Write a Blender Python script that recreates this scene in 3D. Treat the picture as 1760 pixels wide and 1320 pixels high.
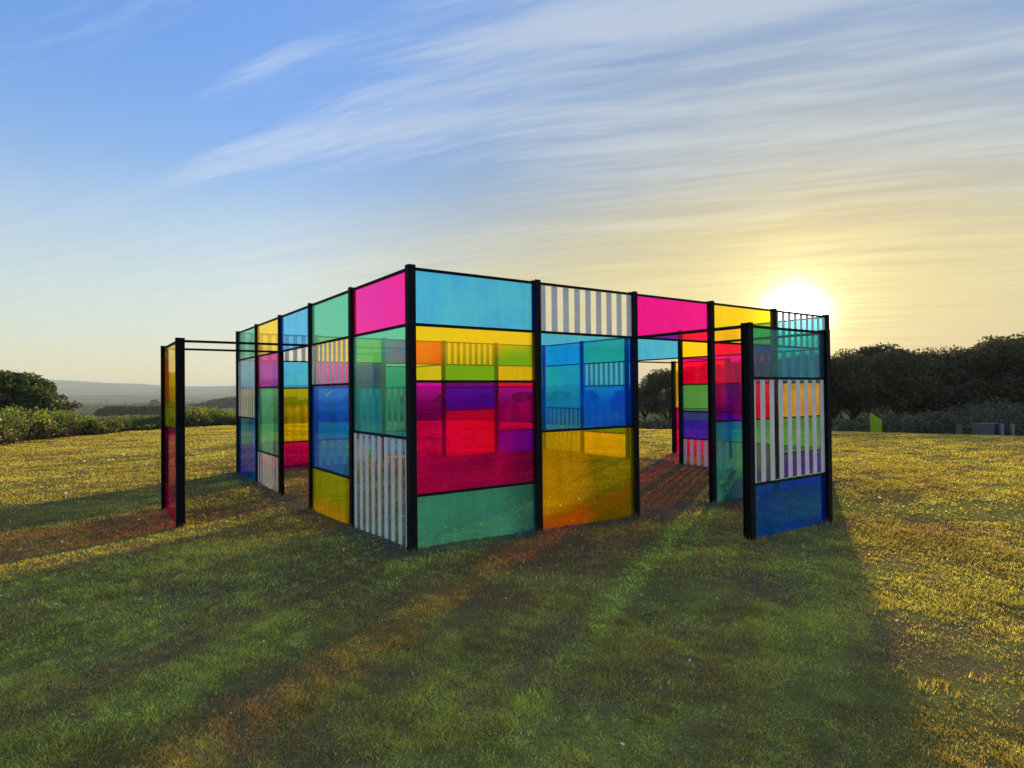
import bpy, math, random
import numpy as np
from mathutils import Vector, Matrix, Quaternion

# ------------------------------------------------------------------ reset
for o in list(bpy.data.objects):
    bpy.data.objects.remove(o, do_unlink=True)
scene = bpy.context.scene
COL = scene.collection
random.seed(7)
rng = np.random.default_rng(11)
R = math.radians

# ------------------------------------------------------------------ camera
EYE = 1.5955
FPX = 1066.84                      # focal length in pixels of a 1760 px wide picture
cam = bpy.data.cameras.new('camera')
cam.sensor_width = 36.0
cam.lens = 36.0 * FPX / 1760.0
cam.clip_start = 0.05
cam.clip_end = 30000
cam_o = bpy.data.objects.new('camera', cam)
COL.objects.link(cam_o)
cam_o.matrix_world = (Matrix.Translation((0, 0, EYE)) @ Matrix.Rotation(math.pi/2 + 0.0114, 4, 'X')
                      @ Matrix.Rotation(-0.0094, 4, 'Z'))
scene.camera = cam_o

# ------------------------------------------------------------------ sun, sky, exposure
SUN_AZ, SUN_EL = R(24.6), R(6.1)
S = Vector((math.sin(SUN_AZ)*math.cos(SUN_EL), math.cos(SUN_AZ)*math.cos(SUN_EL), math.sin(SUN_EL)))
sun = bpy.data.lights.new('sun', 'SUN')
sun.energy = 3.2
sun.angle = R(1.3)
sun.color = (1.0, 0.86, 0.42)
sun_o = bpy.data.objects.new('sun', sun)
COL.objects.link(sun_o)
sun_o.rotation_euler = S.to_track_quat('Z', 'Y').to_euler()
sun_o.location = S * 60

vs = scene.view_settings
vs.view_transform = 'Standard'
vs.look = 'None'
vs.gamma = 1.0
vs.use_curve_mapping = False
vs.exposure = 1.7
scene.cycles.transparent_max_bounces = 48
scene.cycles.max_bounces = 8

world = bpy.data.worlds.new('World')
scene.world = world
world.use_nodes = True
world.cycles.sampling_method = 'MANUAL'
world.cycles.sample_map_resolution = 512


class NT:
    """small helper around a node tree"""
    def __init__(self, tree):
        self.t = tree
        tree.nodes.clear()

    def n(self, typ, **kw):
        nd = self.t.nodes.new(typ)
        for k, v in kw.items():
            setattr(nd, k, v)
        return nd

    def put(self, sock, v):
        if isinstance(v, bpy.types.NodeSocket):
            self.t.links.new(v, sock)
        else:
            if hasattr(sock.default_value, '__len__') and not hasattr(v, '__len__'):
                v = (v,)*len(sock.default_value)
            if hasattr(sock.default_value, '__len__') and len(v) == 3 and len(sock.default_value) == 4:
                v = (*v, 1.0)
            sock.default_value = v

    def m(self, op, a, b=0.0, c=0.0, clamp=False):
        nd = self.n('ShaderNodeMath', operation=op, use_clamp=clamp)
        self.put(nd.inputs[0], a); self.put(nd.inputs[1], b); self.put(nd.inputs[2], c)
        return nd.outputs[0]

    def v(self, op, a, b=(0, 0, 0), out=0):
        nd = self.n('ShaderNodeVectorMath', operation=op)
        self.put(nd.inputs[0], a); self.put(nd.inputs[1], b)
        return nd.outputs[out]

    def mix(self, fac, a, b, blend='MIX', clamp=False):
        nd = self.n('ShaderNodeMix', data_type='RGBA', blend_type=blend, clamp_result=clamp)
        self.put(nd.inputs['Factor'], fac)
        self.put(nd.inputs[6], a); self.put(nd.inputs[7], b)
        return nd.outputs[2]

    def noise(self, vec, scale, detail=4, rough=0.5, dist=0.0):
        nd = self.n('ShaderNodeTexNoise')
        if vec is not None:
            self.put(nd.inputs['Vector'], vec)
        nd.inputs['Scale'].default_value = scale
        nd.inputs['Detail'].default_value = detail
        nd.inputs['Roughness'].default_value = rough
        nd.inputs['Distortion'].default_value = dist
        return nd.outputs[0]

    def rng(self, x, a, b, c=0.0, d=1.0, smooth=True):
        nd = self.n('ShaderNodeMapRange', interpolation_type='SMOOTHSTEP' if smooth else 'LINEAR')
        self.put(nd.inputs[0], x)
        for k, q in zip((1, 2, 3, 4), (a, b, c, d)):
            nd.inputs[k].default_value = q
        return nd.outputs[0]

    def shader_mix(self, fac, a, b):
        nd = self.n('ShaderNodeMixShader')
        self.put(nd.inputs[0], fac); self.t.links.new(a, nd.inputs[1]); self.t.links.new(b, nd.inputs[2])
        return nd.outputs[0]


W = NT(world.node_tree)
sky = W.n('ShaderNodeTexSky', sky_type='NISHITA', sun_disc=False)
sky.sun_elevation = SUN_EL
sky.sun_rotation = SUN_AZ
sky.altitude = 200
sky.air_density = 1.0
sky.dust_density = 1.2
sky.ozone_density = 1.6
SKY_STRENGTH = 0.10
SKY_GAIN = 10.0 / 2**vs.exposure
tc = W.n('ShaderNodeTexCoord').outputs['Generated']
d = W.v('NORMALIZE', tc)
sep = W.n('ShaderNodeSeparateXYZ'); W.put(sep.inputs[0], d)
dz = W.m('MAXIMUM', sep.outputs[2], 0.0)
sd = W.v('DOT_PRODUCT', d, tuple(S), out=1)
# the range between the bright sun side and the far sky is rolled off, as a camera records it
lum = W.n('ShaderNodeRGBToBW'); W.put(lum.inputs[0], sky.outputs[0])
k = W.m('DIVIDE', 0.70, W.m('ADD', lum.outputs[0], 1.25))
base = W.v('SCALE', sky.outputs[0]); W.put(base.node.inputs['Scale'], k)
sun_side = W.rng(sd, 0.66, 0.985)
hi = W.mix(sun_side, (0.68, 0.98, 1.55, 1), (0.60, 0.80, 1.12, 1))
tint = W.mix(W.rng(dz, 0.08, 0.45), W.mix(sun_side, (1.0, 1.0, 1.08, 1), (0.86, 0.84, 0.80, 1)), hi)
base = W.v('MULTIPLY', base, tint)
hz_ = W.m('EXPONENT', W.m('DIVIDE', dz, -0.085))
hv_ = W.v('SCALE', (0.30, 0.20, 0.055)); W.put(hv_.node.inputs['Scale'], W.m('MULTIPLY', hz_, W.m('SUBTRACT', 1.0, W.m('MULTIPLY', sun_side, 0.75))))
pb = W.v('SCALE', (0.15, 0.19, 0.21)); W.put(pb.node.inputs['Scale'], W.m('MULTIPLY', W.rng(dz, 0.45, 0.08), W.m('SUBTRACT', 1.0, W.m('MULTIPLY', sun_side, 0.9))))
base = W.v('ADD', base, pb)
base = W.v('ADD', base, hv_)
# thin high cirrus on a flat layer, drawn out along one wind direction
den = W.m('ADD', dz, 0.06)
cmb = W.n('ShaderNodeCombineXYZ')
W.put(cmb.inputs[0], W.m('DIVIDE', sep.outputs[0], den)); W.put(cmb.inputs[1], W.m('DIVIDE', sep.outputs[1], den))
rot = W.n('ShaderNodeVectorRotate', rotation_type='Z_AXIS')
W.put(rot.inputs['Vector'], cmb.outputs[0]); rot.inputs['Angle'].default_value = R(-159)
warp = W.n('ShaderNodeTexNoise'); W.put(warp.inputs['Vector'], rot.outputs[0])
warp.inputs['Scale'].default_value = 0.45; warp.inputs['Detail'].default_value = 2
wv = W.v('SCALE', W.v('SUBTRACT', warp.outputs['Color'], (0.5, 0.5, 0.5)))
wv.node.inputs['Scale'].default_value = 0.55
cp = W.v('ADD', rot.outputs[0], wv)
c1 = W.noise(W.v('MULTIPLY', cp, (0.27, 2.2, 1.0)), 1.0, 5, 0.68)
c2 = W.noise(W.v('MULTIPLY', cp, (0.8, 7.0, 1.0)), 1.0, 4, 0.72)
c3 = W.noise(W.v('MULTIPLY', rot.outputs[0], (0.22, 0.40, 1.0)), 1.0, 2, 0.5)
cl = W.m('ADD', W.m('MULTIPLY', c1, 0.70), W.m('MULTIPLY', c2, 0.30))
near_sun = W.rng(sd, 0.55, 0.97)
cl = W.m('ADD', cl, W.m('MULTIPLY', W.rng(sep.outputs[0], -0.75, 0.40), 0.15))  # cover also spans the unseen sky overhead and behind, added for warmer fill light
cl = W.m('SUBTRACT', cl, 0.09)
cl = W.m('ADD', cl, W.m('MULTIPLY', W.m('SUBTRACT', c3, 0.5), 0.40))
ca = W.m('MULTIPLY', W.rng(cl, 0.475, 0.67), 0.52)
cloud_col = W.mix(W.rng(dz, 0.05, 0.30), (0.90, 0.84, 0.66, 1), (0.72, 0.80, 0.90, 1))
cloud_col = W.mix(near_sun, cloud_col, W.mix(W.rng(dz, 0.05, 0.35), (0.92, 0.80, 0.44, 1), (0.70, 0.75, 0.78, 1)))
base = W.mix(ca, base, cloud_col)
veil = W.m('MULTIPLY', W.m('MULTIPLY', W.rng(dz, 0.33, 0.13), W.rng(dz, 0.02, 0.11)), W.m('MULTIPLY', W.rng(c2, 0.28, 0.62, 0.35, 0.75), W.rng(sep.outputs[0], -0.70, -0.15, 0.35, 1.0)))
base = W.mix(veil, base, W.mix(sun_side, (0.84, 0.87, 0.83, 1), (0.86, 0.74, 0.36, 1)))
# aureole of the low sun
one = W.m('SUBTRACT', 1.0, sd)
glow = None
for wdt, amp, col_ in ((0.00050, 6.0, (1.0, 0.95, 0.80)), (0.0035, 0.45, (1.0, 0.88, 0.40)), (0.022, 0.20, (0.95, 0.74, 0.04))):
    g_ = W.m('MULTIPLY', W.m('MULTIPLY', W.m('EXPONENT', W.m('MULTIPLY', one, -1.0/wdt)), amp), W.rng(c2, 0.30, 0.65, 0.70, 1.25))
    v_ = W.v('SCALE', col_); W.put(v_.node.inputs['Scale'], g_)
    glow = v_ if glow is None else W.v('ADD', glow, v_)
tot = W.v('SCALE', W.v('ADD', base, glow)); tot.node.inputs['Scale'].default_value = SKY_GAIN
bg = W.n('ShaderNodeBackground'); W.put(bg.inputs[0], tot); bg.inputs[1].default_value = SKY_STRENGTH
wo = W.n('ShaderNodeOutputWorld'); W.t.links.new(bg.outputs[0], wo.inputs[0])

# ------------------------------------------------------------------ materials
MATS = {}


def mat(name):
    m = bpy.data.materials.new(name)
    m.use_nodes = True
    t = NT(m.node_tree)
    MATS[name] = m
    return m, t


def finish(t, sh, disp=None):
    o = t.n('ShaderNodeOutputMaterial')
    t.t.links.new(sh, o.inputs[0])


def pane_mat(name, col, film_col, milk):
    m, t = mat(name)
    g = t.n('ShaderNodeNewGeometry')
    c = t.m('ABSOLUTE', t.v('DOT_PRODUCT', g.outputs['Normal'], g.outputs['Incoming'], out=1))
    om = t.m('SUBTRACT', 1.0, c, clamp=True)
    F = t.m('ADD', t.m('MULTIPLY', t.m('POWER', om, 4.5), 0.50), 0.013)
    pos = g.outputs['Position']
    tr = t.n('ShaderNodeBsdfTransparent'); t.put(tr.inputs[0], tuple(x**0.5 for x in col))
    # dust and rain streaks: a thin scattering film
    st = t.noise(t.v('MULTIPLY', pos, (9, 9, 1.2)), 1.0, 5, 0.6)
    cloud = t.noise(pos, 2.3, 5, 0.6)
    sc = t.noise(pos, 14.0, 3, 0.7)
    spots = t.m('MULTIPLY', t.rng(sc, 0.70, 0.78), t.rng(t.noise(pos, 1.7, 2), 0.5, 0.68))
    dust = t.m('ADD', t.m('MULTIPLY', t.rng(st, 0.42, 0.72), 0.07), t.m('MULTIPLY', t.rng(cloud, 0.38, 0.70), 0.07))
    dust = t.m('ADD', t.m('ADD', dust, milk), t.m('MULTIPLY', spots, 0.20))
    dc = film_col
    df = t.n('ShaderNodeBsdfDiffuse'); t.put(df.inputs[0], dc)
    tl = t.n('ShaderNodeBsdfTranslucent'); t.put(tl.inputs[0], dc)
    film = t.shader_mix(0.65, df.outputs[0], tl.outputs[0])
    body = t.shader_mix(dust, tr.outputs[0], film)
    gs = t.n('ShaderNodeBsdfGlossy'); gs.inputs['Roughness'].default_value = 0.03
    bp = t.n('ShaderNodeBump'); bp.inputs['Strength'].default_value = 0.04; bp.inputs['Distance'].default_value = 0.02
    t.put(bp.inputs['Height'], t.noise(pos, 2.0, 2)); t.t.links.new(bp.outputs[0], gs.inputs['Normal'])
    finish(t, t.shader_mix(F, body, gs.outputs[0]))
    return m


PANE = {
    'blue': pane_mat('blue_acrylic', (0.13, 0.80, 1.0), (0.005, 0.14, 1.0), 0.14),
    'green': pane_mat('green_acrylic', (0.16, 0.72, 0.52), (0.18, 0.48, 0.52), 0.14),
    'yellow': pane_mat('yellow_acrylic', (0.98, 0.77, 0.010), (1.0, 0.66, 0.02), 0.13),
    'magenta': pane_mat('magenta_acrylic', (0.96, 0.002, 0.62), (0.92, 0.004, 0.20), 0.065),
    'clear': pane_mat('clear_acrylic', (0.94, 0.95, 0.94), (0.7, 0.7, 0.68), -0.05),
}


def simple(name, col, rough=0.6, var=0.25, scale=8.0, metal=0.0, transl=0.0, spec=0.3):
    m, t = mat(name)
    g = t.n('ShaderNodeNewGeometry')
    n = t.noise(g.outputs['Position'], scale, 5, 0.6)
    f = t.rng(n, 0.3, 0.7, 1.0-var, 1.0+var)
    c = t.v('SCALE', tuple(col)); t.put(c.node.inputs['Scale'], f)
    b = t.n('ShaderNodeBsdfPrincipled')
    t.put(b.inputs['Base Color'], c)
    b.inputs['Roughness'].default_value = rough
    b.inputs['Metallic'].default_value = metal
    b.inputs['Specular IOR Level'].default_value = spec
    bp = t.n('ShaderNodeBump'); bp.inputs['Strength'].default_value = 0.15; bp.inputs['Distance'].default_value = 0.01
    t.put(bp.inputs['Height'], n); t.t.links.new(bp.outputs[0], b.inputs['Normal'])
    sh = b.outputs[0]
    if transl:
        tl = t.n('ShaderNodeBsdfTranslucent'); t.put(tl.inputs[0], c)
        sh = t.shader_mix(transl, sh, tl.outputs[0])
    finish(t, sh)
    return m


M_FRAME = simple('black_painted_steel', (0.009, 0.009, 0.009), 0.72, 0.35, 14, spec=0.12)
M_STRIPE = simple('white_vinyl', (0.92, 0.85, 0.77), 0.5, 0.06, 6, transl=0.12, spec=0.2)
M_BARK = simple('bark', (0.07, 0.055, 0.04), 0.9, 0.4, 12)
M_LIME = simple('lime_paint', (0.46, 0.60, 0.012), 0.5, 0.1, 5, transl=0.45)
M_CONC = simple('pale_concrete', (0.11, 0.105, 0.085), 0.85, 0.2, 9)
M_WHITE = simple('white_stone', (0.22, 0.215, 0.18), 0.8, 0.1, 9)
M_BLUE = simple('blue_paint', (0.014, 0.02, 0.09), 0.5, 0.1, 5)


def leaf_mat(name, c1, c2, transl=0.4):
    m, t = mat(name)
    at = t.n('ShaderNodeAttribute'); at.attribute_name = 'tint'
    c = t.mix(at.outputs['Fac'], (*c1, 1), (*c2, 1))
    g = t.n('ShaderNodeNewGeometry')
    n = t.rng(t.noise(g.outputs['Position'], 0.9, 3), 0.3, 0.7, 0.75, 1.25)
    cs = t.v('SCALE', c); t.put(cs.node.inputs['Scale'], n)
    df = t.n('ShaderNodeBsdfDiffuse'); t.put(df.inputs[0], cs)
    tl = t.n('ShaderNodeBsdfTranslucent'); t.put(tl.inputs[0], t.v('MULTIPLY', cs, (1.25, 1.15, 0.7)))
    sh = t.shader_mix(transl, df.outputs[0], tl.outputs[0])
    gl = t.n('ShaderNodeBsdfGlossy'); gl.inputs['Roughness'].default_value = 0.45
    sh = t.shader_mix(0.03, sh, gl.outputs[0])
    finish(t, sh)
    return m


M_LEAF_DARK = leaf_mat('dark_evergreen_leaves', (0.048, 0.048, 0.013), (0.12, 0.100, 0.028), 0.34)
M_LEAF_WOOD = leaf_mat('brown_green_leaves', (0.060, 0.054, 0.015), (0.14, 0.110, 0.032), 0.36)
M_LEAF_MID = leaf_mat('olive_leaves', (0.045, 0.065, 0.018), (0.10, 0.115, 0.03), 0.35)
M_LEAF_DRY = leaf_mat('dry_leaves', (0.07, 0.065, 0.028), (0.12, 0.105, 0.042), 0.3)
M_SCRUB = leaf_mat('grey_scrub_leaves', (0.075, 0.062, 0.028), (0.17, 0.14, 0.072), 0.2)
M_HEDGE = leaf_mat('hedge_leaves', (0.075, 0.110, 0.018), (0.27, 0.28, 0.055), 0.48)
M_TWIG = leaf_mat('twig_stems', (0.05, 0.04, 0.03), (0.10, 0.08, 0.06), 0.1)


def lawn_colour(t, pos):
    """patchy winter lawn: green, straw and worn brown earth; shared by sheet and blades"""
    n1 = t.noise(pos, 0.55, 5, 0.6)
    n2 = t.noise(pos, 3.0, 5, 0.7)
    n3 = t.noise(t.v('ADD', pos, (31, 7, 3)), 1.1, 6, 0.68)
    f = t.m('ADD', t.m('MULTIPLY', n1, 0.5), t.m('MULTIPLY', n2, 0.5))
    c = t.mix(t.rng(f, 0.36, 0.60), (0.262, 0.196, 0.058, 1), (0.485, 0.415, 0.095, 1))
    c = t.mix(t.m('MULTIPLY', t.rng(n3, 0.48, 0.62), 0.82), c, (0.31, 0.205, 0.100, 1))
    # trampled floor inside the pavilion and the dug strip along its walls
    q = t.v('SUBTRACT', pos, (-0.063, 11.613, 0))
    a = t.m('ABSOLUTE', t.v('DOT_PRODUCT', q, (0.8166, 0.5772, 0), out=1))
    b = t.m('ABSOLUTE', t.v('DOT_PRODUCT', q, (-0.5772, 0.8166, 0), out=1))
    mx = t.m('MAXIMUM', a, b)
    worn = t.m('MULTIPLY', t.rng(mx, 4.2, 3.5), t.rng(n2, 0.3, 0.6, 0.35, 0.85))
    c = t.mix(worn, c, (0.23, 0.145, 0.082, 1))
    ring = t.m('MULTIPLY', t.rng(mx, 7.2, 4.2), t.rng(n3, 0.36, 0.58, 0.05, 0.80))
    c = t.mix(ring, c, (0.235, 0.160, 0.070, 1))
    strip = t.m('MULTIPLY', t.rng(t.m('ABSOLUTE', t.m('SUBTRACT', mx, 3.99)), 0.40, 0.12), t.rng(n2, 0.35, 0.6, 0.3, 0.95))
    c = t.mix(strip, c, (0.17, 0.135, 0.10, 1))
    return c


m, t = mat('lawn_ground'); M_GROUND = m
g = t.n('ShaderNodeNewGeometry'); pos = g.outputs['Position']
c = lawn_colour(t, pos)
cs = t.v('SCALE', c); cs.node.inputs['Scale'].default_value = 0.62
r2 = t.v('LENGTH', t.v('MULTIPLY', pos, (1, 1, 0)), out=1)
far = t.mix(t.rng(t.noise(pos, 0.006, 5, 0.6), 0.35, 0.65), (0.07, 0.085, 0.035, 1), (0.19, 0.16, 0.075, 1))
far = t.mix(t.m('MULTIPLY', t.rng(t.noise(t.v('MULTIPLY', pos, (1, 2.2, 1)), 0.0022, 3, 0.5), 0.5, 0.56), 0.8), far, (0.045, 0.055, 0.03, 1))
cc = t.mix(t.rng(r2, 28, 60), cs, far)
fine = t.noise(pos, 45, 4, 0.7)
cc = t.mix(0.5, cc, t.mix(t.rng(fine, 0.3, 0.7), (0.35, 0.35, 0.35, 1), (1.5, 1.5, 1.5, 1)), 'MULTIPLY')
b = t.n('ShaderNodeBsdfDiffuse'); t.put(b.inputs[0], cc)
bp = t.n('ShaderNodeBump'); bp.inputs['Strength'].default_value = 0.8; bp.inputs['Distance'].default_value = 0.05
t.put(bp.inputs['Height'], t.m('ADD', t.noise(pos, 9, 5, 0.7), t.m('MULTIPLY', fine, 0.4))); t.t.links.new(bp.outputs[0], b.inputs['Normal'])
finish(t, b.outputs[0])

m, t = mat('grass_blades'); M_GRASS = m
g = t.n('ShaderNodeNewGeometry'); pos = g.outputs['Position']
c = lawn_colour(t, pos)
at = t.n('ShaderNodeAttribute'); at.attribute_name = 'tint'
c = t.mix(t.rng(at.outputs['Fac'], 0.55, 1.0), c, (0.56, 0.46, 0.20, 1))
sc_ = t.v('SCALE', c); t.put(sc_.node.inputs['Scale'], t.rng(at.outputs['Fac'], 0, 1, 0.6, 1.35, False))
df = t.n('ShaderNodeBsdfDiffuse'); t.put(df.inputs[0], sc_)
tl = t.n('ShaderNodeBsdfTranslucent'); t.put(tl.inputs[0], t.v('MULTIPLY', sc_, (0.92, 0.80, 0.24)))
ad = t.n('ShaderNodeAddShader'); t.t.links.new(df.outputs[0], ad.inputs[0]); t.t.links.new(tl.outputs[0], ad.inputs[1])
finish(t, ad.outputs[0])

# ------------------------------------------------------------------ helpers


def tag(o, label=None, cat=None, group=None, kind=None):
    if label: o['label'] = label
    if cat: o['category'] = cat
    if group: o['group'] = group
    if kind: o['kind'] = kind
    return o


def mesh_obj(name, verts, faces, material, parent=None, smooth=False):
    me = bpy.data.meshes.new(name)
    me.from_pydata([tuple(v) for v in verts], [], faces)
    if smooth:
        me.polygons.foreach_set('use_smooth', [True]*len(me.polygons))
    me.materials.append(material)
    o = bpy.data.objects.new(name, me)
    COL.objects.link(o)
    if parent: o.parent = parent
    return o


def empty(name, loc):
    o = bpy.data.objects.new(name, None)
    o.location = loc
    o.empty_display_size = 0.3
    COL.objects.link(o)
    return o


def tris_obj(name, P, material, parent=None, tint=None, nv=3):
    """P: (n, nv, 3) float array, one face per row"""
    n = len(P)
    me = bpy.data.meshes.new(name)
    me.vertices.add(n*nv)
    me.vertices.foreach_set('co', np.ascontiguousarray(P, dtype=np.float32).ravel())
    me.loops.add(n*nv)
    me.loops.foreach_set('vertex_index', np.arange(n*nv, dtype=np.int32))
    me.polygons.add(n)
    me.polygons.foreach_set('loop_start', np.arange(0, n*nv, nv, dtype=np.int32))
    me.polygons.foreach_set('loop_total', np.full(n, nv, dtype=np.int32))
    if tint is not None:
        a = me.attributes.new('tint', 'FLOAT', 'FACE')
        a.data.foreach_set('value', np.ascontiguousarray(tint, dtype=np.float32))
    me.update(calc_edges=True)
    me.materials.append(material)
    o = bpy.data.objects.new(name, me)
    COL.objects.link(o)
    if parent: o.parent = parent
    return o


def box_geo(c, ax, ay, sx, sy, z0, z1):
    """box with horizontal axes ax, ay (unit 2-vectors), half sizes sx, sy"""
    vs_ = []
    for z in (z0, z1):
        for p, q in ((-1, -1), (1, -1), (1, 1), (-1, 1)):
            vs_.append((c[0]+ax[0]*sx*p+ay[0]*sy*q, c[1]+ax[1]*sx*p+ay[1]*sy*q, z))
    return vs_, [(0, 3, 2, 1), (4, 5, 6, 7), (0, 1, 5, 4), (1, 2, 6, 5), (2, 3, 7, 6), (3, 0, 4, 7)]


def prism_geo(poly, z0, z1):
    n = len(poly)
    vs_ = [(x, y, z0) for x, y in poly] + [(x, y, z1) for x, y in poly]
    fs = [tuple(range(n-1, -1, -1)), tuple(range(n, 2*n))]
    fs += [(i, (i+1) % n, n+(i+1) % n, n+i) for i in range(n)]
    return vs_, fs


def tube_geo(pts, rads, k=7):
    V, Fc = [], []
    for i, p in enumerate(pts):
        p = Vector(p)
        a = Vector(pts[min(i+1, len(pts)-1)]) - Vector(pts[max(i-1, 0)])
        a.normalize()
        u_ = a.orthogonal().normalized(); w_ = a.cross(u_)
        for j in range(k):
            th = 2*math.pi*j/k
            V.append(p + (u_*math.cos(th) + w_*math.sin(th))*rads[i])
    for i in range(len(pts)-1):
        for j in range(k):
            Fc.append((i*k+j, i*k+(j+1) % k, (i+1)*k+(j+1) % k, (i+1)*k+j))
    Fc.append(tuple(range(k-1, -1, -1)))
    Fc.append(tuple((len(pts)-1)*k+j for j in range(k)))
    return V, Fc


def join_geo(parts):
    V, Fc = [], []
    for v, f in parts:
        b_ = len(V)
        V += list(v)
        Fc += [tuple(i+b_ for i in q) for q in f]
    return V, Fc


# ------------------------------------------------------------------ terrain
def sstep(x, a, b):
    t_ = np.clip((x-a)/(b-a), 0, 1)
    return t_*t_*(3-2*t_)


def vnoise(x, y, seed=0):
    """cheap smooth noise from summed sines"""
    r_ = np.random.default_rng(seed)
    z = np.zeros_like(np.asarray(x, dtype=float))
    for k in range(7):
        a = r_.uniform(0, 2*math.pi); f = r_.uniform(0.6, 1.9); ph = r_.uniform(0, 6.28)
        z = z + np.sin((x*math.cos(a)+y*math.sin(a))*f + ph)
    return z/7.0


def ground(x, y):
    x = np.asarray(x, dtype=float); y = np.asarray(y, dtype=float)
    r = np.hypot(x, y)
    az = np.arctan2(x, y)
    z = 0.022*vnoise(x*0.9, y*0.9, 3) + 0.010*vnoise(x*3.1, y*3.1, 4)
    z = z + 0.035*np.exp(-((x+1.0)**2+(y-6.1)**2)/1.6) - 0.085*np.exp(-((x+4.4)**2+(y-8.3)**2)/4.0)
    # the lawn is a crown: it drops away past 23 m (right) and 30 m (left)
    right = sstep(az, -0.25, 0.25)
    edge = 23.5*right + 34.0*(1-right)
    q = np.maximum(r-edge, 0)
    fall_r = -0.075*q*sstep(q, 0, 8)
    fall_r = np.maximum(fall_r, -3.2 - 0.004*q)
    fall_l = np.interp(r, [0, 34, 60, 130, 300, 700, 1300, 2200, 3000, 3800, 4700, 6000, 9500],
                       [0, 0, -1.3, -3.6, -8.6, -15, -19, -21, -19, 8, 78, 60, -30])
    prof = 0.74 + 0.60*sstep(-az, 0.47, 0.70) + 0.035*np.sin(az*19+1.0) + 0.03*np.sin(az*47+2) + 0.02*np.sin(az*90)
    hill = np.where(fall_l > 0, fall_l*prof, fall_l)
    ridge = np.interp(r, [0, 2300, 2900, 3300, 3700, 9000], [0, 0, 18, 9, 0, 0])*(0.6+0.6*np.sin(az*11+2.0))
    hill = hill + np.maximum(ridge, 0)
    far_mix = sstep(r, 120, 500)*right
    z_l = hill
    z_r = fall_r*(1-far_mix) + hill*far_mix
    return z + z_l*(1-right) + z_r*right


def gz(x, y):
    return float(ground(x, y))


rad = np.concatenate([[0.0], np.geomspace(1.2, 9500, 230)])
ang = np.sort(np.concatenate([np.linspace(-1.05, 1.05, 300), np.linspace(1.05, 2*math.pi-1.05, 60)[1:-1]]))
RR, AA = np.meshgrid(rad[1:], ang, indexing='ij')
XX, YY = RR*np.sin(AA), RR*np.cos(AA)
ZZ = ground(XX, YY)
V = np.concatenate([[[0, 0, gz(0, 0)]], np.stack([XX, YY, ZZ], -1).reshape(-1, 3)])
na = len(ang); nr = len(rad)-1
Fq = []
for j in range(na):
    Fq.append((0, 1+(j+1) % na, 1+j))
for i in range(nr-1):
    a = 1+i*na; b_ = 1+(i+1)*na
    for j in range(na):
        k = (j+1) % na
        Fq.append((a+j, a+k, b_+k, b_+j))
go = mesh_obj('ground', V, Fq, M_GROUND, smooth=True)
tag(go, 'patchy short lawn falling away to a hazy valley and low hills', 'ground', kind='structure')

# ------------------------------------------------------------------ the pavilion
MOD = 1.57                                  # bay width
HT = 2.8344                                 # wall height = five units
UNIT = HT/5
WING = 2.2803                               # height of the door screens = four units
WD = 1.0434                                 # distance of the screens from the wall, in bays
YAW = 0.9553
u = np.array([math.sin(YAW), math.cos(YAW)])
v = np.array([-u[1], u[0]])
C0 = np.array([-0.9982, 6.1389])


def P(i, j):
    return C0 + MOD*(i*u + j*v)


centre = P(2.5, 2.5)
pav = empty('acrylic_pavilion', (centre[0], centre[1], 0))
tag(pav, 'square open pavilion of coloured and striped clear panels in black steel posts on the lawn', 'pavilion')
inv = Matrix.Translation((centre[0], centre[1], 0)).inverted()


def pobj(name, geo, material, parent=pav):
    V_, F_ = geo
    V_ = [(x-centre[0], y-centre[1], z) for x, y, z in V_]
    return mesh_obj(name, V_, F_, material, parent)


def post(i, j, h, along, corner=False, dpt=0.037):
    c = P(i, j)
    ax = np.array(along); ay = np.array([-ax[1], ax[0]])
    a, tk, wb = 0.042, 0.010, 0.007
    if corner:
        pl = [(-.041, -.041), (.041, -.041), (.041, .041), (-.041, .041)]
    else:
        pl = [(-a, -dpt), (a, -dpt), (a, -dpt+tk), (wb, -dpt+tk), (wb, dpt-tk), (a, dpt-tk), (a, dpt), (-a, dpt),
              (-a, dpt-tk), (-wb, dpt-tk), (-wb, -dpt+tk), (-a, -dpt+tk)]
    poly = [(c[0]+ax[0]*p+ay[0]*q, c[1]+ax[1]*p+ay[1]*q) for p, q in pl]
    g0 = gz(*c)
    po = pobj('post', prism_geo(poly, g0-0.25, h+0.022), M_FRAME)
    bv = po.modifiers.new('bevel', 'BEVEL'); bv.width = 0.003; bv.segments = 1; bv.limit_method = 'ANGLE'


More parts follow.
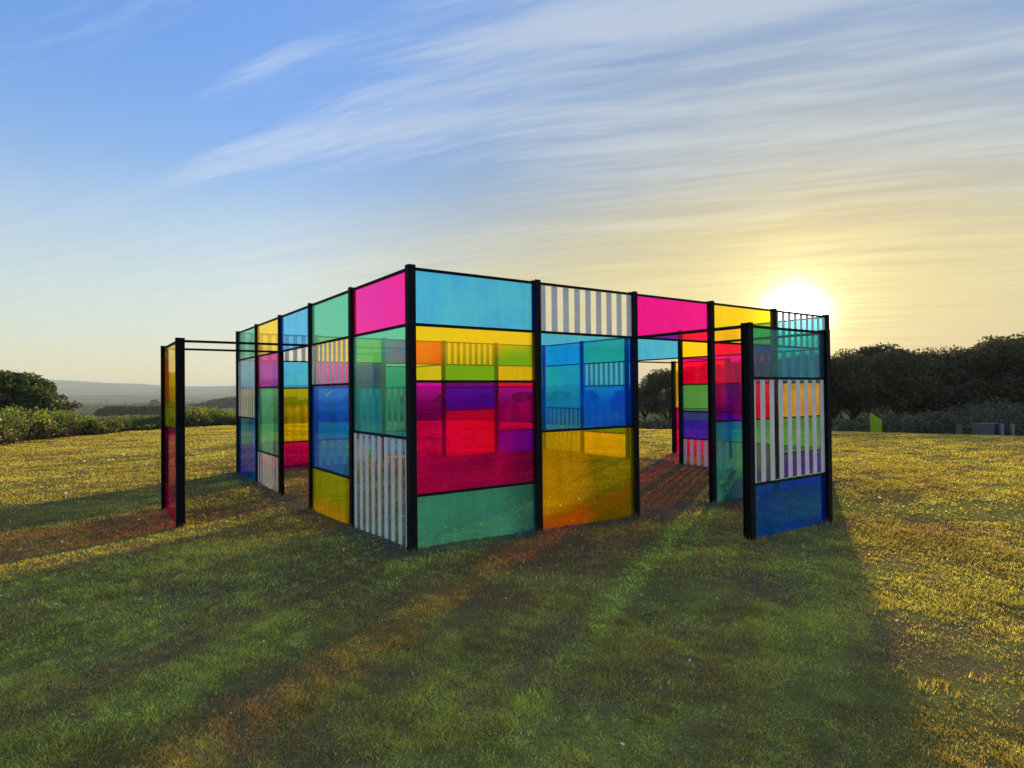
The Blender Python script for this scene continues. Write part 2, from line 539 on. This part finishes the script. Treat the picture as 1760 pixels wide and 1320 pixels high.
def bay(a, b_, top, rows, open_below=False):
    """rows from the top: (colour, units)"""
    a = np.array(a); b_ = np.array(b_)
    L = np.linalg.norm(b_-a); ax = (b_-a)/L; ay = np.array([-ax[1], ax[0]])
    mid = (a+b_)/2
    half = L/2 - 0.012
    mh = 0.0135
    z = top
    pobj('crossbar', box_geo(mid, ax, ay, half-0.003, 0.017, top-0.026, top), M_FRAME)
    for k, (colr, n) in enumerate(rows):
        z1 = z - (0.024 if k == 0 else mh-0.002)
        zb = z - n*UNIT*(top/(UNIT*round(top/UNIT)))
        last = (k == len(rows)-1)
        if last and not open_below:
            z0 = min(gz(*a), gz(*b_), gz(*mid)) - 0.05
        else:
            z0 = zb + mh - 0.002
            pobj('crossbar', box_geo(mid, ax, ay, half-0.003, 0.017, zb-mh, zb+mh), M_FRAME)
        mt = PANE['clear'] if colr == 'stripes' else PANE[colr]
        pn = pobj('pane', box_geo(mid, ax, ay, half-0.005, 0.005, z0, z1), mt)
        if colr == 'stripes':
            pn['label'] = 'clear pane with upright white stripes'
            sw = 0.0872
            n_s = int((2*half)/sw)
            off = -half + (2*half - n_s*sw)/2
            for s_ in range(0, n_s, 2):
                xm = off + sw*(s_+0.5)
                cs_ = mid + ax*xm
                sg = 1 if np.dot(ay, mid-centre) > 0 else -1
                pobj('stripe', box_geo(cs_+ay*sg*0.0058, ax, ay, sw/2, 0.0007, z0+0.001, z1-0.001), M_STRIPE, pn)
        else:
            pn['label'] = colr + ' see-through pane'
        z = zb



B, G, Y, Mg, ST = 'blue', 'green', 'yellow', 'magenta', 'stripes'
front_right = [[(B, 1), (Y, 1), (Mg, 2), (G, 1)], [(ST, 1), (B, 2), (Y, 2)], [(Mg, 1)],
               [(Y, 1), (Mg, 2), (G, 2)], [(ST, 1), (B, 1), (Y, 1), (G, 1), (B, 1)]]
front_left = [[(Mg, 1), (G, 2), (ST, 2)], [(G, 1), (ST, 1), (B, 2), (Y, 1)], [(B, 1)],
              [(Y, 1), (Mg, 1), (G, 2), (ST, 1)], [(G, 1), (ST, 2), (B, 2)]]
back_left = [[(ST, 1), (B, 1), (Y, 2), (Mg, 1)], [(Y, 1), (Mg, 1), (B, 2), (ST, 1)], [(Mg, 1)],
             [(ST, 1), (G, 1), (B, 1), (Y, 2)], [(G, 1), (Y, 1), ('clear', 2), (B, 1)]]
back_right = [[(B, 1), (ST, 1), (Y, 2), (Mg, 1)], [(Y, 1), (Mg, 1), (G, 1), (B, 1), (ST, 1)], [(B, 1)],
              [(G, 1), (ST, 1), (B, 2), (Y, 1)], [(B, 1), (G, 2), (ST, 2)]]
for k in range(5):
    bay(P(k, 0), P(k+1, 0), HT, front_right[k], k == 2)
    bay(P(0, k), P(0, k+1), HT, front_left[k], k == 2)
    bay(P(k, 5), P(k+1, 5), HT, back_left[k], k == 2)
    bay(P(5, k), P(5, k+1), HT, back_right[k], k == 2)
for i in range(6):
    for j in range(6):
        if i in (0, 5) or j in (0, 5):
            crn = i in (0, 5) and j in (0, 5)
            post(i, j, HT, u if j in (0, 5) else v, crn)
wings = [((2, -WD), (3, -WD), [(G, 1), (ST, 2), (B, 1)], u), ((-WD, 2), (-WD, 3), [(Y, 2), (Mg, 2)], v),
         ((5+WD, 2), (5+WD, 3), [(Y, 2), (Mg, 2)], v), ((2, 5+WD), (3, 5+WD), [(G, 1), (ST, 2), (B, 1)], u)]
for a, b_, rows, al in wings:
    bay(P(*a), P(*b_), WING, rows)
    for q in (a, b_):
        post(q[0], q[1], WING, al, dpt=0.050)
        w_ = tuple(min(max(c_, 0), 5) for c_ in q)
        p0, p1 = P(*q), P(*w_)
        L = np.linalg.norm(p1-p0); ax = (p1-p0)/L; ay = np.array([-ax[1], ax[0]])
        pobj('tie_beam', box_geo((p0+p1)/2, ax, ay, L/2-0.050, 0.016, WING-0.034, WING-0.004), M_FRAME)

blue_pane = [o_ for o_ in pav.children if o_.get('label') == 'blue see-through pane']
pc = P(0, 1.52) - u*0.010
best = min(blue_pane, key=lambda o_: sum((Vector(o_.bound_box[k_]) - Vector((pc[0]-centre[0], pc[1]-centre[1], 1.5))).length for k_ in range(8)))
tp = [(pc[0]+v[0]*q_-u[0]*w2, pc[1]+v[1]*q_-u[1]*w2, z_) for w2 in (0, .002) for q_, z_ in ((.12, 1.55), (-.12, 1.60), (-.12, 1.625), (.12, 1.575))]
pobj('tape', (tp, [(3, 2, 1, 0), (4, 5, 6, 7), (0, 1, 5, 4), (1, 2, 6, 5), (2, 3, 7, 6), (3, 0, 4, 7)]), M_STRIPE, best)

# ------------------------------------------------------------------ vegetation builders
def leaf_quads(cent, size, r_, flat=0.0, aspect=0.55):
    n = len(cent)
    a = r_.normal(size=(n, 3)); a[:, 2] *= (1-flat); a /= np.linalg.norm(a, axis=1)[:, None]
    b0 = r_.normal(size=(n, 3)); b0 -= a*(a*b0).sum(1)[:, None]; b0 /= np.linalg.norm(b0, axis=1)[:, None]
    s_ = (size*r_.uniform(0.6, 1.35, n))[:, None]
    a = a*s_; b0 = b0*s_*aspect
    return np.stack([cent-a, cent+b0*0.9-a*0.1, cent+a, cent-b0*0.9-a*0.1], 1)


def crown_points(n, r_, radius, height, base, clumps, spread, flat_top=0.0):
    """leaf positions gathered into many uneven clumps on the upper shell of a crown"""
    cc_ = []
    while len(cc_) < clumps:
        p = r_.normal(size=3); p /= np.linalg.norm(p)
        if p[2] < -0.45: continue
        k = r_.uniform(0.45, 1.0)**0.5
        q = p*k
        q[2] = max(q[2], -0.5)
        if flat_top: q[2] = min(q[2], 1-flat_top+r_.uniform(-.1, .1))
        cc_.append((q[0]*radius*r_.uniform(.85, 1.15), q[1]*radius*r_.uniform(.85, 1.15), base+height*(0.42+0.52*q[2])))
    cc_ = np.array(cc_)
    cs = r_.uniform(0.55, 1.3, clumps)*spread
    idx = r_.choice(clumps, n, p=cs**2/np.sum(cs**2))
    dlt = r_.normal(size=(n, 3))
    dlt *= (r_.uniform(0, 1, n)**(1/3)/np.linalg.norm(dlt, axis=1))[:, None]*0.88
    dlt[:, 2] *= 0.75
    return cc_[idx] + dlt*cs[idx][:, None], idx, cc_


def make_tree(name, seed, radius, height, base, n, leaf, material, clumps=46, spread=1.0, trunk_r=0.16, flat_top=0.0):
    r_ = np.random.default_rng(seed)
    root = empty(name, (0, 0, 0))
    pts, idx, cc_ = crown_points(n, r_, radius, height, base, clumps, spread, flat_top)
    # a few thin outlying sprigs break up the outline
    k = n//12
    top = cc_[r_.integers(0, clumps, k)]
    out = top + (top-np.array([0, 0, base+height*.4]))*r_.uniform(.0, .07, k)[:, None] + r_.normal(size=(k, 3))*leaf*1.2
    pts = np.concatenate([pts, out])
    q = leaf_quads(pts, leaf, r_)
    tint = np.clip(r_.normal(0.45, 0.28, len(pts)) + np.concatenate([r_.normal(0, .25, clumps)[idx], np.zeros(k)]), 0, 1)
    tris_obj('crown', q, material, root, tint, 4)
    geo = [tube_geo([(0, 0, -0.4), (.05*radius, .02, base*.5), (0.02, .06*radius, base+height*.35), (0, 0, base+height*.62)],
                    [trunk_r*1.25, trunk_r, trunk_r*.65, trunk_r*.25])]
    for c_ in cc_[:14]:
        s0 = Vector((0.02, 0.02, base*r_.uniform(.6, 1.0)+height*.08))
        e = Vector(c_)
        md = s0.lerp(e, .5) + Vector((0, 0, -0.06*height))
        geo.append(tube_geo([s0, md, e], [trunk_r*.5, trunk_r*.3, trunk_r*.08], 5))
    V_, F_ = join_geo(geo)
    mesh_obj('trunk', V_, F_, M_BARK, root, True)
    return root


def copy_tree(src):
    c_ = src.copy(); COL.objects.link(c_)
    for ch in src.children:
        k = ch.copy(); COL.objects.link(k); k.parent = c_
    return c_


def at_px(pxx, dist):
    return (pxx-880)/FPX*dist, dist


def put(o, pxx, dist, scale=1.0, rz=0.0, sink=0.0):
    x, y = at_px(pxx, dist)
    o.location = (x, y, gz(x, y)-sink)
    o.scale = (scale, scale, scale) if not hasattr(scale, '__len__') else scale
    o.rotation_euler = (0, 0, rz)
    return o


# wood to the right, against the light
protos = [make_tree('woodland_tree', 101+i, 2.6+.3*i, 6.6, 1.4, 12000, 0.125, (M_LEAF_DARK, M_LEAF_WOOD)[i % 2], 40, 1.35, 0.17, ft)
          for i, ft in enumerate((0.0, 0.25, 0.1, 0.3))]
wood = [  # px, distance, top row y, width factor
    (1075, 92, 668, 1.0), (1108, 84, 660, 1.0), (1150, 70, 634, 1.0), (1195, 76, 628, 1.0), (1240, 66, 622, 1.1), (1290, 72, 612, 1.0),
    (1335, 64, 615, 1.0), (1385, 70, 604, 1.1), (1432, 60, 606, 1.1), (1466, 58, 600, 1.0), (1497, 66, 592, 1.0), (1540, 59, 601, 1.1),
    (1572, 66, 598, 1.0), (1608, 60, 606, 1.1), (1650, 62, 600, 1.2), (1690, 58, 588, 1.1), (1728, 62, 576, 1.1), (1765, 57, 566, 1.1),
    (1810, 60, 570, 1.2), (1870, 57, 575, 1.2), (1950, 60, 565, 1.3), (2050, 62, 570, 1.3), (2170, 60, 575, 1.4)]
used = set()
for k, (pxx, dd, ty, wf) in enumerate(wood):
    pi_ = k % 4
    if pi_ in used: o = copy_tree(protos[pi_])
    else: o = protos[pi_]; used.add(pi_)
    x, y = at_px(pxx, dd)
    hor = 672 - 0.0094*(pxx-880)
    ztop = EYE + (hor-ty)*dd/FPX
    s_ = (ztop-gz(x, y))/7.75
    put(o, pxx, dd, (s_*wf*1.05, s_*wf*1.05, s_), random.uniform(0, 6.28))
    tag(o, 'dark evergreen tree merging into the shaded wood behind and right of the pavilion', 'tree', 'trees of the dark wood')
tag(protos[2], None)
o = [q for q in bpy.data.objects if q.name.startswith('woodland_tree')]
for q in o:
    if abs(q.location.y-70) < 0.01 and abs(q.location.x-(1150-880)/FPX*70) < 0.01:
        q['label'] = 'rounded dark tree against the yellow sky seen through the pavilion doorway'
        del q['group']

# left side trees
tl_ = make_tree('broadleaf_tree', 301, 2.35, 5.0, 0.5, 20000, 0.15, M_LEAF_MID, 80, 0.95, 0.16)
put(tl_, 12, 45, 1.0, 0.4)
tag(tl_, 'dense rounded green tree at the left edge above the hedge', 'tree')
x, y = at_px(12, 45); tl_.scale = (1.15, 1.15, (EYE+(680-637)*45/FPX-gz(x, y))/5.35)
ts = make_tree('airy_tree', 302, 1.5, 2.9, 0.9, 1500, 0.12, M_LEAF_DRY, 26, 0.55, 0.07)
put(ts, 88, 50, 1.0, 1.0)
x, y = at_px(88, 50); ts.scale = (1.05, 1.05, (EYE+(680-668)*50/FPX-gz(x, y))/3.7)
tag(ts, 'small airy tree with sparse dry foliage beside the dense tree at left', 'tree')

# grove in the middle distance
gp = make_tree('grove_tree', 303, 3.4, 5.4, 1.0, 2600, 0.40, M_LEAF_DARK, 36, 1.5, 0.2, 0.3)
for k, (pxx, dd, s_) in enumerate([(176, 290, .80), (192, 296, 1.0), (210, 288, 1.02), (226, 300, .98), (243, 292, .96), (259, 300, 1.0), (276, 292, .98), (294, 300, 1.0)]):
    o = gp if k == 0 else copy_tree(gp)
    put(o, pxx, dd, (s_*1.15, s_*1.15, s_*0.92), k*1.3)
    tag(o, 'low dark tree in the long grove beyond the yellow meadow at left', 'tree', 'trees of the far grove')
hp = make_tree('distant_tree', 304, 6.0, 9.5, 1.2, 1800, 0.9, M_LEAF_MID, 34, 2.2, 0.3, 0.2)
for k, (pxx, dd, s_) in enumerate([(336, 560, .62), (348, 600, .75), (362, 560, .85), (376, 590, 1.05), (390, 560, 1.1), (404, 590, 1.2), (420, 570, 1.2), (440, 570, 1.25),
                                   (470, 590, 1.2), (500, 580, 1.1), (540, 600, 1.0), (600, 580, 1.1), (650, 590, 1.0), (700, 600, 1.1), (760, 580, 1.0), (830, 590, 1.1), (900, 560, 1.1), (960, 560, 1.2), (1010, 540, 1.2)]):
    o = hp if k == 0 else copy_tree(hp)
    put(o, pxx, dd, (s_*1.3, s_*1.3, s_), k*2.1)
    tag(o, 'hazy tree in the distant wood rising behind the left wall of the pavilion', 'tree', 'hazy trees of the distant wood')
ft = copy_tree(hp)
put(ft, 266, 800, (0.9, 0.9, 1.1), 0.3)
tag(ft, 'lone hazy blue-grey tree standing up from the valley left of the pavilion', 'tree')
if 'group' in ft: del ft['group']

# far tree lines across the valley: one mass
r_ = np.random.default_rng(5)
cent = []
for k in range(420):
    pxx = r_.uniform(-250, 700); dd = r_.choice([820, 900, 1100, 1500, 2300])*r_.uniform(.97, 1.03)
    if r_.random() < 0.25 and dd > 1000: continue
    x, y = at_px(pxx, dd); h = r_.uniform(3, 7)
    n = 60
    p = r_.normal(size=(n, 3))*np.array([5.5, 5.5, h*.32]) + np.array([x, y, gz(x, y)+h*.45])
    cent.append(p)
cent = np.concatenate(cent)
o = tris_obj('valley_trees', leaf_quads(cent, 1.6, r_), M_LEAF_MID, None, r_.uniform(0, 1, len(cent)), 4)
tag(o, 'hazy lines of far trees and hedges across the valley', 'wood', kind='stuff')

# ------------------------------------------------------------------ low thicket along the left edge of the lawn
r_ = np.random.default_rng(21)
cl = []
stem = []
for k in range(520):
    tpx = r_.uniform(-420, 700)
    f_ = (tpx+0)/410.0
    dd = 20.0 + 12.5*np.clip(f_, -1.1, 1.6) + r_.gamma(1.6, 1.5)
    x, y = at_px(tpx, dd)
    low_ = 0.42*np.exp(-((tpx-210)/95.0)**4)
    h = (0.42+0.62*r_.uniform(0, 1)**1.3)*(1.18 - 0.22*np.clip(f_, 0, 1))*(1-low_)
    cl.append((x, y, gz(x, y), h, r_.uniform(.35, .7)))
pts, tint, low = [], [], []
for (x, y, z, h, w_) in cl:
    n = 270
    p = r_.normal(size=(n, 3))
    p /= np.linalg.norm(p, axis=1)[:, None]
    p *= (r_.uniform(.2, 1, n)**.4)[:, None]
    q = np.stack([x+p[:, 0]*w_, y+p[:, 1]*w_, z+h*.55+p[:, 2]*h*.5], 1)
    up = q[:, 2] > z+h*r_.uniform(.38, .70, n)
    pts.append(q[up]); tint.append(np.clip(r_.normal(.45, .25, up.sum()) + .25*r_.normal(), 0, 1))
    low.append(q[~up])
    for s_ in range(14):
        a = r_.uniform(0, 6.28); b0 = np.array([x+r_.normal()*.25, y+r_.normal()*.25, z-.02])
        e = b0 + np.array([math.cos(a)*.22, math.sin(a)*.22, h*r_.uniform(.4, .95)])
        sd_ = np.array([.010, .004, 0])
        stem.append(np.stack([b0-sd_, b0+sd_, e+sd_*.5, e-sd_*.5]))
pts = np.concatenate(pts); tint = np.concatenate(tint)
q = leaf_quads(pts, 0.052, r_, aspect=.65)
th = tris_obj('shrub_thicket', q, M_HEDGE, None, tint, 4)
tag(th, 'low leafy green thicket along the left edge of the lawn', 'shrubs', kind='stuff')
st_o = tris_obj('stems', np.array(stem), M_TWIG, th, r_.uniform(0, 1, len(stem)), 4)
st_o['kind'] = 'stuff'
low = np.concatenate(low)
lo_o = tris_obj('shaded_lower_foliage', leaf_quads(low, 0.07, r_, aspect=.6), M_SCRUB, th, r_.uniform(0, .6, len(low)), 4)  # old woody leaves, coloured darker for the shade at the hedge base
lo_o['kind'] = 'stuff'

# grey scrub in front of the wood
r_ = np.random.default_rng(22)
pts, tint = [], []
for k in range(360):
    tpx = r_.uniform(1060, 2300); dd = r_.uniform(33, 44)
    x, y = at_px(tpx, dd); z = gz(x, y)
    top = EYE - (26+14*math.sin(tpx*.021)+r_.uniform(0, 26) if tpx > 1480 else 46+r_.uniform(0, 18))*dd/FPX
    h = max(top-z, 0.4); w_ = r_.uniform(.6, 1.2)
    n = 150
    p = r_.normal(size=(n, 3)); p /= np.linalg.norm(p, axis=1)[:, None]
    p *= (r_.uniform(.3, 1, n)**.4)[:, None]
    pts.append(np.stack([x+p[:, 0]*w_, y+p[:, 1]*w_, z+h*.5+p[:, 2]*h*.5], 1)); tint.append(np.clip(r_.normal(.45, .3, n), 0, 1))
pts = np.concatenate(pts); tint = np.concatenate(tint)
o = tris_obj('scrub', leaf_quads(pts, 0.10, r_, aspect=.5), M_SCRUB, None, tint, 4)
tag(o, 'grey-green scrub below the dark wood at the far edge of the lawn', 'scrub', kind='stuff')

# ------------------------------------------------------------------ small things at the far edge of the lawn
def slab(name, px0, px1, dist, ytop, material, depth=0.12, ytop2=None):
    """upright slab standing on the ground between two bearings"""
    x0, x1 = (px0-880)/FPX*dist, (px1-880)/FPX*dist
    hor = 672-0.0094*((px0+px1)/2-880)
    zt = EYE+(hor-ytop)*dist/FPX
    zt2 = zt if ytop2 is None else EYE+(hor-ytop2)*dist/FPX
    xm = (x0+x1)/2; zg = gz(xm, dist)
    w_ = (x1-x0)/2
    ch = min(.02, w_*.2)
    V_ = []
    for (dy, c_) in ((-depth/2, ch), (-depth/2+ch, 0), (depth/2-ch, 0), (depth/2, ch)):
        V_ += [(-w_+c_, dy, -.1), (w_-c_, dy, -.1), (w_-c_, dy, zt2-zg-c_), (-w_+c_, dy, zt-zg-c_)]
    F_ = [(0, 1, 2, 3), (15, 14, 13, 12)]
    for k in range(3):
        for j in range(4):
            F_.append((k*4+j, (k+1)*4+j, (k+1)*4+(j+1) % 4, k*4+(j+1) % 4))
    o_ = mesh_obj(name, V_, F_, material)
    o_.location = (xm, dist, zg)
    return o_


# lime screen of boards with a slanting top
LD = 26.0
x0, x1 = at_px(1495, LD)[0], at_px(1514, LD)[0]
zg = gz((x0+x1)/2, LD)
lime = empty('lime_board_screen', ((x0+x1)/2, LD, zg))
tag(lime, 'lime green board screen with slanting top at the far edge of the lawn', 'sculpture')
w_ = (x1-x0)/2
hor = 672-0.0094*(1505-880)
zl = EYE+(hor-709)*LD/FPX-zg; zr = EYE+(hor-722)*LD/FPX-zg
lv = [-.05, zr*.33, zr*.66, None]
for k in range(3):
    a0 = lv[k]+.004
    if k < 2: pr = [(-w_, a0), (w_, a0), (w_, lv[k+1]-.004), (-w_, lv[k+1]-.004)]
    else: pr = [(-w_, a0), (w_, a0), (w_, zr), (-w_, zl)]
    V_ = [(a_, -.03, b0) for a_, b0 in pr] + [(a_, .03, b0) for a_, b0 in pr]
    mesh_obj('board', V_, [(0, 1, 2, 3), (7, 6, 5, 4), (0, 4, 5, 1), (1, 5, 6, 2), (2, 6, 7, 3), (3, 7, 4, 0)], M_LIME, lime)

tag(slab('marker_stone', 1643, 1651, 26.5, 729, M_CONC), 'pale upright marker stone left of the grey plinth by the wood', 'stone')
tag(slab('stone_plinth', 1674, 1702, 26.5, 727, M_CONC, .4), 'wide low grey stone plinth at the far right edge of the lawn', 'plinth')
tag(slab('blue_cabinet', 1704, 1717, 26.8, 727, M_BLUE, .3), 'dark blue box beside the grey stone plinth by the wood', 'box')
tag(slab('pale_bollard', 1718, 1723, 26.4, 728, M_WHITE), 'pale bollard touching the dark blue box at far right', 'bollard')
tag(slab('blue_sign', 1722, 1729, 26.6, 722, M_BLUE, .06), 'tall narrow blue sign between two pale bollards at far right', 'sign')
tag(slab('pale_bollard', 1736, 1741, 26.4, 728, M_WHITE), 'rightmost pale bollard at the far edge of the lawn', 'bollard')

# ------------------------------------------------------------------ grass
def scatter(n, r0, r1, th, power):
    """points in an annular sector, areal density ~ r**-power"""
    U_ = rng.uniform(size=n)
    e = 2-power
    r = (r0**e + U_*(r1**e-r0**e))**(1/e)
    a = rng.uniform(-th, th, n)
    return r*np.sin(a), r*np.cos(a), r


def blades(n, r0, r1, th, power, h0, w0):
    x, y, r = scatter(n, r0, r1, th, power)
    pn = .8*vnoise(x*2.2, y*2.2, 8) + .7*vnoise(x*7.0, y*7.0, 9) + .7*vnoise(x*23.0, y*23.0, 10)
    bare = vnoise(x*1.3, y*1.3, 12) + .6*vnoise(x*4.1, y*4.1, 13)
    cq = np.stack([x, y], 1)-centre
    mw = np.maximum(np.abs(cq @ u), np.abs(cq @ v))
    dug = np.exp(-((mw-3.99)/.22)**2)
    keep = rng.uniform(size=n) < np.clip(.72+.80*pn, .18, 1)*np.where(bare > .42, .22, 1)*(1-.75*dug)
    x, y, r, pn = x[keep], y[keep], r[keep], pn[keep]
    dc = np.maximum(np.abs((np.stack([x, y], 1)-centre) @ u), np.abs((np.stack([x, y], 1)-centre) @ v))
    inside = dc < 2.6*MOD
    z = ground(x, y)
    k = np.maximum(1, r/4.0)**.75
    h = h0*np.clip(1+.7*pn, .45, 1.6)*rng.uniform(.5, 1.45, len(x))*np.where(inside, .55, 1.0)*np.maximum(1, r/9)**.35
    w_ = w0*k*rng.uniform(.7, 1.4, len(x))
    a = rng.uniform(0, 2*math.pi, len(x)); la = rng.uniform(0, 2*math.pi, len(x))
    lean = h*rng.uniform(.3, 2.0, len(x))
    dx, dy = np.cos(a)*w_/2, np.sin(a)*w_/2
    Pn = np.empty((len(x), 3, 3), np.float32)
    Pn[:, 0] = np.stack([x-dx, y-dy, z-.004], 1)
    Pn[:, 1] = np.stack([x+dx, y+dy, z-.004], 1)
    Pn[:, 2] = np.stack([x+np.cos(la)*lean, y+np.sin(la)*lean, z+h], 1)
    return Pn


def tufts(cx, cy, n, spread, h0):
    a = rng.uniform(0, 2*math.pi, n); rr = spread*rng.uniform(.35, 1, n)
    x, y = cx+np.cos(a)*rr, cy+np.sin(a)*rr
    z = ground(x, y); h = h0*rng.uniform(.4, 1.4, n); la = rng.uniform(0, 2*math.pi, n); lean = h*rng.uniform(.1, .8, n)
    b2 = rng.uniform(0, 2*math.pi, n); dx, dy = np.cos(b2)*.003, np.sin(b2)*.003
    Pn = np.empty((n, 3, 3), np.float32)
    Pn[:, 0] = np.stack([x-dx, y-dy, z-.004], 1); Pn[:, 1] = np.stack([x+dx, y+dy, z-.004], 1)
    Pn[:, 2] = np.stack([x+np.cos(la)*lean, y+np.sin(la)*lean, z+h], 1)
    return Pn


clumps = []
for po in [o_ for o_ in pav.children if o_.name.split('.')[0] == 'post']:
    bb = [Vector(q_) for q_ in po.bound_box]
    cx_, cy_ = sum(q_.x for q_ in bb)/8+centre[0], sum(q_.y for q_ in bb)/8+centre[1]
    clumps.append(tufts(cx_, cy_, 110, .16, .055))
tx, ty, tr = scatter(420, 2.0, 16.0, .85, 1.1)
for k_ in range(len(tx)):
    clumps.append(tufts(tx[k_], ty[k_], 26, rng.uniform(.03, .09), rng.uniform(.018, .04)))
gb = np.concatenate(clumps + [blades(420000, 1.6, 5.0, .95, .6, .0135, .0050), blades(800000, 5.0, 36.0, .85, 1.45, .019, .0062)])
go = tris_obj('lawn_grass', gb, M_GRASS, None, rng.beta(1.6, 3.0, len(gb)), 3)
tag(go, 'short tufted green and straw coloured lawn grass', 'grass', kind='stuff')

# pale fallen petals and bits of dry leaf lying on the lawn
n = 750
x, y, r = scatter(n, 2.2, 24, .85, 1.1)
z = ground(x, y)+.03
pt = np.stack([x, y, z], 1)
q = leaf_quads(pt, 1.0, rng, flat=.7)
q = (q-pt[:, None, :])*(0.0065*np.maximum(1, r/5)**.9*rng.uniform(.5, 1.9, n))[:, None, None]+pt[:, None, :]
pe = tris_obj('fallen_petals', q, simple('pale_petals', (.82, .80, .72), .7, .1, 5, transl=.3), None, rng.uniform(0, 1, n), 4)
tag(pe, 'tiny pale petals and leaf bits scattered over the lawn', 'petals', kind='stuff')

# ------------------------------------------------------------------ haze over the valley
hv, hf = box_geo((0, 0), (1, 0), (0, 1), 9600, 9600, -80, 140)
m, t = mat('valley_haze')
pv = t.n('ShaderNodeVolumePrincipled')
pv.inputs['Color'].default_value = (0.74, 0.79, 0.86, 1)
pv.inputs['Density'].default_value = 0.00021
pv.inputs['Anisotropy'].default_value = 0.0
ou = t.n('ShaderNodeOutputMaterial'); t.t.links.new(pv.outputs[0], ou.inputs['Volume'])
hz = mesh_obj('haze', hv, hf, m)
tag(hz, 'thin pale evening haze filling the valley air', 'haze', kind='stuff')
